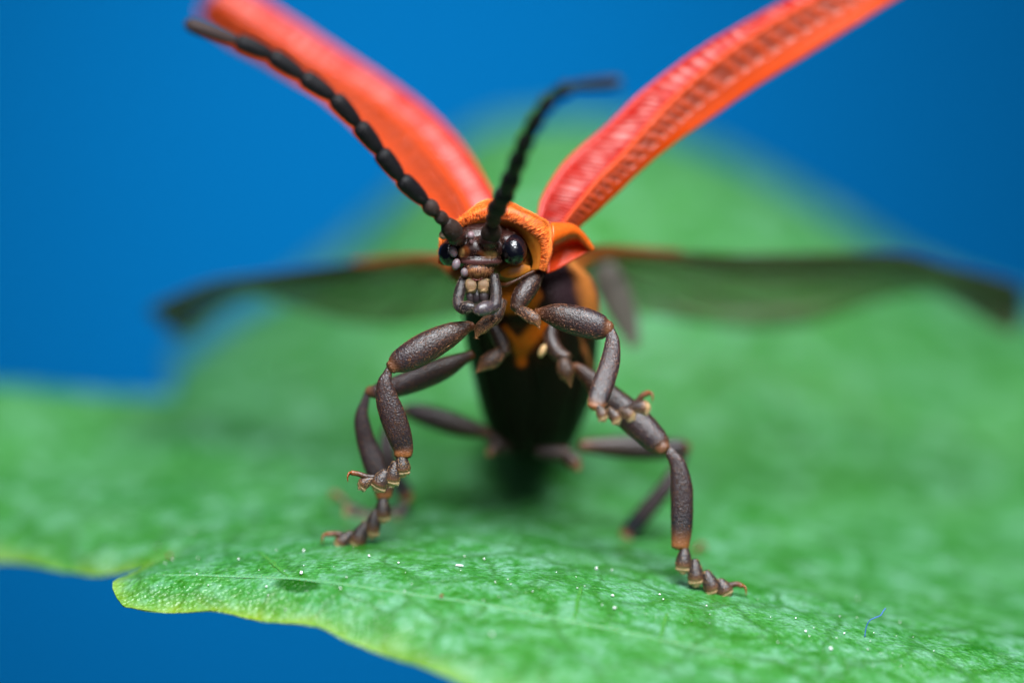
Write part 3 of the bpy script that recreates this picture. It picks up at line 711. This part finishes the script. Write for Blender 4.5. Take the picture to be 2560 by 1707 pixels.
leg(([(760, 1310, 2.7, 110), (920, 1320, 2.65, 150), (1050, 1320, 2.6, 140)], Z6), ([(1010, 1340, 2.6, 110), (1090, 1390, 2.55, 170), (1150, 1470, 2.5, 50)], Z6),
    ([(150, 560, 2.6, 80), (220, 560, 2.65, 110), (350, 565, 2.7, 145), (520, 572, 2.8, 164), (680, 578, 2.9, 140), (780, 570, 2.95, 116), (825, 575, 3., 80)], Z5),
    ([(815, 600, 3., 60), (770, 700, 3., 84), (690, 830, 3., 108), (560, 990, 3.05, 124), (460, 1110, 3.1, 116), (430, 1150, 3.1, 90)], Z5),
    [((440, 1170, 3.1), (510, 1275, 3.1), 36), ((530, 1240, 3.1), (620, 1330, 3.1), 34), ((640, 1285, 3.1), (740, 1360, 3.1), 34), ((760, 1305, 3.1), (850, 1345, 3.1), 32)],
    [(780, 1320, 3.1, 36), (850, 1290, 3.1, 40), (890, 1240, 3.1, 36), (920, 1200, 3.1, 32)], Z5, 0)
obj('coxal_plate', ellipsoid(1356, 877, 1.05, 9, 18, .06, -25), PALE, beetle, colors=S(196, 160, 110))

# ------------------------------------------------------------------ wing cases
def elytron(up, mid, low, dep, ridge_h, cells, contrast=1.0, pale=1.0, tint=0.0, n=640, cross=56, label=None, cup=.25, upside=1):
    """three traced lines along the case: outer edge, ridge, inner edge; depth along the length (start, end)"""
    A, M, B = [spline(np.array(p, float), n) for p in (up, mid, low)]
    t = np.linspace(0, 1, n)
    d = np.interp(t, *dep) if isinstance(dep[0], (list, tuple)) else dep[0] + (dep[1] - dep[0]) * t
    G = np.zeros((n, cross, 3)); hgt = np.zeros((n, cross)); s = np.linspace(0, 1, cross)
    for k in range(n):
        a, m, b = V(*A[k], d[k] + cup), V(*M[k], d[k] - .0), V(*B[k], d[k] + cup * .8)
        for q, u in enumerate(s):
            # quadratic through edge, ridge, edge
            la, lm, lb = 2 * (u - .5) * (u - 1), 4 * u * (1 - u), 2 * u * (u - .5)
            G[k, q] = a * la + m * lm + b * lb
    ph = t * cells
    rib = lambda c, w: np.exp(-((s - c) / w) ** 2)
    ph = ph + .12 * np.sin(ph * 1.7) + .1 * np.sin(ph * .61 + 1)
    bar = (0.5 + 0.5 * np.cos(2 * math.pi * ph)) ** 1.3
    barb = (0.5 + 0.5 * np.cos(2 * math.pi * (ph * .6 + .37 + .08 * np.sin(ph)))) ** 2.2
    R = rib(.5, .055) * 1.5 + np.clip((s - .78) / .06, 0, 1) * .9 + rib(.0, .05) * 1.2 + rib(1., .06) * 1.2 
    zA = ((s > .07) & (s < .45)).astype(float); zB = ((s > .57) & (s < .80)).astype(float)
    H = R[None] + 0.62 * np.outer(bar, zA) + 0.62 * np.outer(barb, zB)
    H = np.minimum(H, 1.5) + 0.12 * wob(G[..., 0], G[..., 1], 6.0)
    fade = np.clip(np.minimum(t / .03, (1 - t) / .02), 0, 1)[:, None]
    N = grid_normals(G); N = N * np.sign(-N[..., 2].mean())
    G2 = G + N * (H * ridge_h * fade)[..., None]
    geo = slab(G2, .035, 1)
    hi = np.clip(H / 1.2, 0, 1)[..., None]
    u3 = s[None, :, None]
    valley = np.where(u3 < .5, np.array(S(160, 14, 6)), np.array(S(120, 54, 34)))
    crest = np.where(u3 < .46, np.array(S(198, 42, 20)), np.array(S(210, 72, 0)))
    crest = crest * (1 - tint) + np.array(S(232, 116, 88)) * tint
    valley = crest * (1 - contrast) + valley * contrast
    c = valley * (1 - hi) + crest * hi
    sheen = np.clip(np.outer(bar, np.exp(-((s - .27) / .13) ** 2)) * (.55 + .6 * wob(G[..., 0], G[..., 1], 5.0)), 0, .7)[..., None] * pale  # whitish sheen of the glossy cross-bars, painted in and broken up
    c = c * (1 - sheen) + np.array(S(238, 186, 180)) * sheen
    c = np.tile(c.reshape(-1, 3), (2, 1))
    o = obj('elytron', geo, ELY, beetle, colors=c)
    if label: o['label'] = label
    return o
zL = gz(440, 0, 2.8); zR = gz(1200, 0, 2.178)
L_ = lambda P: [zL(*p) for p in P]; R_ = lambda P: [zR(*p) for p in P]
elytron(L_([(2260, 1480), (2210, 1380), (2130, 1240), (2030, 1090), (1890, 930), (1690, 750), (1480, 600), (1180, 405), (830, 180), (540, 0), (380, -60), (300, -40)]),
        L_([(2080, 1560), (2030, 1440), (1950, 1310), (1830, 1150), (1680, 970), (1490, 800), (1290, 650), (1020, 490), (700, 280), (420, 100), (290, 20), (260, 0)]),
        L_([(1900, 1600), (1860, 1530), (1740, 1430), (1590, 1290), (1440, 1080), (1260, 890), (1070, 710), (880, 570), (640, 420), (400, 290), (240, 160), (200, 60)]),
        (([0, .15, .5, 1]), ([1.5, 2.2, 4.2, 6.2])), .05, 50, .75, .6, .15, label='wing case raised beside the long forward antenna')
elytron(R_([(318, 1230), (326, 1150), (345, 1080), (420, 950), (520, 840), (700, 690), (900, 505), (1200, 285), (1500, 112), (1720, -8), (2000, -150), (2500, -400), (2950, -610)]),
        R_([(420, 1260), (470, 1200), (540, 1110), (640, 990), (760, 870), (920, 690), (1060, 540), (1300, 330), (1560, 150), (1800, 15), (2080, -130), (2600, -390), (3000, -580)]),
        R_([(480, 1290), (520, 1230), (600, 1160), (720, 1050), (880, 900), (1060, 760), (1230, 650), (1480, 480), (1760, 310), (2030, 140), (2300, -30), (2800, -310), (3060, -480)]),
        (([0, .2, .6, 1]), ([1.1, 1.3, 2.2, 3.4])), .045, 62, label='wing case with painted sheen on cross-ribbed cells raised beside the big eye')

# ------------------------------------------------------------------ hind wings
def hind_wing(lead, trail, d0, d1, band, veins, n=160, m=40, bend=.35):
    A = spline(np.array(lead, float), n); B = spline(np.array(trail, float), n); t = np.linspace(0, 1, n); s = np.linspace(0, 1, m)
    G = np.zeros((n, m, 3))
    for k in range(n):
        d = d0 + (d1 - d0) * t[k]
        a = V(*A[k], d); b = V(*B[k], d + .9)
        for q, u in enumerate(s):
            p = a + (b - a) * u; p[2] += bend * math.sin(u * math.pi) * .5 + .12 * math.sin(u * 19 + t[k] * 3) * u * (1 - t[k]); G[k, q] = p
    w = np.exp(-(s[None] / np.interp(t, *band)[:, None]) ** 2)
    tipd = np.clip((t - .72) / .1, 0, 1)[:, None] * .8
    w = np.maximum(w, tipd * (1 - .55 * s[None] ** 2))
    base = np.clip(1.6 - t / .2, 0, 1)[:, None] * np.exp(-(s[None] / .24) ** 2)
    c = np.array(S(112, 104, 92)) * (1 - w[..., None]) + np.array(S(78, 44, 31)) * w[..., None]
    c = c * (1 - base[..., None]) + np.array(S(214, 134, 66)) * base[..., None]
    a = np.clip(.26 + .10 * np.sin(s[None] * 19 + t[:, None] * 3) * (1 - t[:, None]) + .72 * np.maximum(w, base), 0, .97)
    N = grid_normals(G); geo = slab(G, .012, 1 if N[..., 2].mean() < 0 else -1)
    wing = obj('hind_wing', geo, WNG, beetle, colors=np.tile(c.reshape(-1, 3), (2, 1)), alpha=np.tile(a.ravel(), 2))
    for u0, u1, t0, t1, r in veins:
        P = np.array([G[int(x * (n - 1)), int(np.clip(u0 + (u1 - u0) * q, 0, 1) * (m - 1))] for q, x in zip(np.linspace(0, 1, 12), np.linspace(t0, t1, 12))])
        C = spline(P, 40); T = unit(np.gradient(C, axis=0)); sd = unit(np.cross(T, [0, 0, 1.])); ot = np.cross(sd, T); a8 = np.linspace(0, 2 * math.pi, 8, endpoint=False)
        R = C[:, None] + r * (np.cos(a8)[None, :, None] * sd[:, None] + np.sin(a8)[None, :, None] * ot[:, None])
        obj('wing_vein', loft(R), CUT, wing, colors=S(60, 40, 28))
    return wing
hw = lambda X, Y: (340 + X / 2.613, 580 + Y / 2.613); hr = lambda X, Y: (1360 + X / 1.96, 580 + Y / 1.96)
hind_wing([hw(*p) for p in [(2250, 160), (2000, 160), (1600, 190), (1300, 215), (800, 280), (500, 325), (250, 420), (110, 490), (85, 515)]],
          [hw(*p) for p in [(2200, 520), (2050, 560), (1750, 610), (1420, 600), (1050, 500), (760, 415), (540, 520), (310, 680), (120, 560)]], 4.2, 7.0,
          ([0, .2, .4, .6, .7, 1], [.10, .16, .28, .42, .6, .9]), [(.1, .9, .1, .5, .02), (.1, .95, .08, .3, .02), (.12, .6, .2, .68, .02), (.1, .95, .05, .14, .02)])
hind_wing([hr(*p) for p in [(60, 150), (200, 95), (400, 92), (700, 102), (1000, 112), (1400, 108), (1750, 108), (1960, 165), (2150, 210), (2300, 255), (2345, 295)]],
          [hr(*p) for p in [(250, 300), (330, 380), (520, 410), (760, 445), (1000, 475), (1300, 450), (1560, 365), (1780, 308), (1960, 320), (2280, 490), (2350, 360)]], 3.8, 6.5,
          ([0, .2, .4, .6, .75, 1], [.10, .15, .24, .34, .6, .9]), [(.1, .9, .1, .5, .02), (.1, .95, .08, .3, .02), (.12, .6, .2, .68, .02), (.1, .95, .05, .14, .02)])
for st in ([(1400, 690, 1.6, 60), (1440, 655, 2.2, 56), (1500, 632, 3.0, 40), (1580, 628, 3.8, 24), (1700, 632, 4.2, 16)], [(1150, 680, 1.8, 60), (1110, 655, 2.4, 40), (1050, 646, 3.4, 26), (960, 652, 4.4, 20), (880, 658, 4.8, 14)]):
    g = tube([(*q, *cc) for q, cc in zip(st, (S(190, 110, 40), S(206, 128, 56), S(206, 124, 56), S(180, 96, 50), S(120, 62, 40)))], .7); obj('wing_root', g, AMB, beetle, colors=g[3])
# the folded lobe at the root of the wing
P = [hr(*p) for p in [(300, 180), (330, 260), (370, 360), (410, 460), (440, 550)]]
g = tube([(x, y, 4.4, w) for (x, y), w in zip(P, (60, 85, 80, 62, 30))], .25)
obj('folded_wing_lobe', g, WNG, beetle, colors=S(96, 88, 80), alpha=np.full(len(g[0]), .85))

# ------------------------------------------------------------------ small things lying on the leaf
def flake(px, py, L, w, rot, hgt=.02):
    c = on_leaf(px, py) + np.array([0, .015, -.01]); a = np.linspace(0, 2 * math.pi, 9, endpoint=False)
    r = rng.uniform(.7, 1.15, 9); th = math.radians(rot)
    x = np.cos(a) * L * r; y = np.sin(a) * w * r; X = x * math.cos(th) - y * math.sin(th); Y = x * math.sin(th) + y * math.cos(th)
    lo = np.stack([X, Y * .5, Y * .87], -1) + c; hi = np.stack([X * .7, Y * .35 + hgt, Y * .6 - hgt * .5], -1) + c
    return loft(np.stack([lo, hi]))
DUST = m_plain('dust', None, .6, 40, .005)
tag(obj('flake', flake(1157, 1413, .075, .018, -6), DUST, colors=S(236, 236, 240)), 'long white flake lying on the leaf below the beetle', 'flake')
sp = [flake(px, py, r, r * .7, rng.uniform(0, 180), r * .8) for px, py, r in
      [(838, 1468, .02), (750, 1430, .035), (928, 1388, .025), (1004, 1405, .02), (584, 1396, .02), (483, 1393, .014), (485, 1433, .015), (666, 1465, .022), (770, 1375, .025), (1545, 1488, .025), (1662, 1485, .02), (1545, 1520, .03), (1505, 1420, .03), (2025, 1578, .022), (2120, 1582, .02), (2086, 1620, .035), (1240, 1585, .03), (1780, 1512, .016), (1215, 1395, .018), (1020, 1476, .015), (880, 1440, .012)]]
sp += [flake(rng.uniform(500, 2350), 0, 0, 0, 0)] * 0
for _ in range(70):
    px = rng.uniform(380, 2400); py = np.interp(px, [380, 900, 1350, 1800, 2400], [1430, 1400, 1430, 1510, 1620]) + rng.normal(10, 45)
    r = rng.uniform(.006, .014); sp.append(flake(px, py, r, r * .8, 0, r))
tag(obj('dust', join(*sp), DUST, colors=S(226, 230, 232)), 'scattered white dust specks on the leaf surface', 'dust', kind='stuff')
for px, py, r, lab in [(410, 1389, .035, 'tiny red-brown grain at the notch of the leaf margin'), (1114, 1490, .03, 'tiny red-brown grain on the leaf midrib below the long white flake')]:
    tag(obj('grain', flake(px, py, r, r * .8, 20, r), DUST, colors=S(130, 50, 40)), lab, 'grain')
c0 = on_leaf(2165, 1590); 
fp = [c0 + np.array([(x - 2165) * KPX, (1590 - y) * KPX, q]) for x, y, q in [(2165, 1588, 0), (2168, 1566, -.02), (2176, 1548, -.05), (2190, 1540, -.06), (2204, 1534, -.05), (2212, 1522, -.03), (2217, 1516, -.02)]]
C = spline(np.array(fp), 50); T = unit(np.gradient(C, axis=0)); sd = unit(np.cross(T, [0, 0, 1.])); ot = np.cross(sd, T); a8 = np.linspace(0, 2 * math.pi, 8, endpoint=False)
tag(obj('fibre', loft(C[:, None] + .008 * (np.cos(a8)[None, :, None] * sd[:, None] + np.sin(a8)[None, :, None] * ot[:, None])), DUST, colors=S(50, 90, 170)), 'thin bent blue fibre sticking up from the leaf', 'fibre')
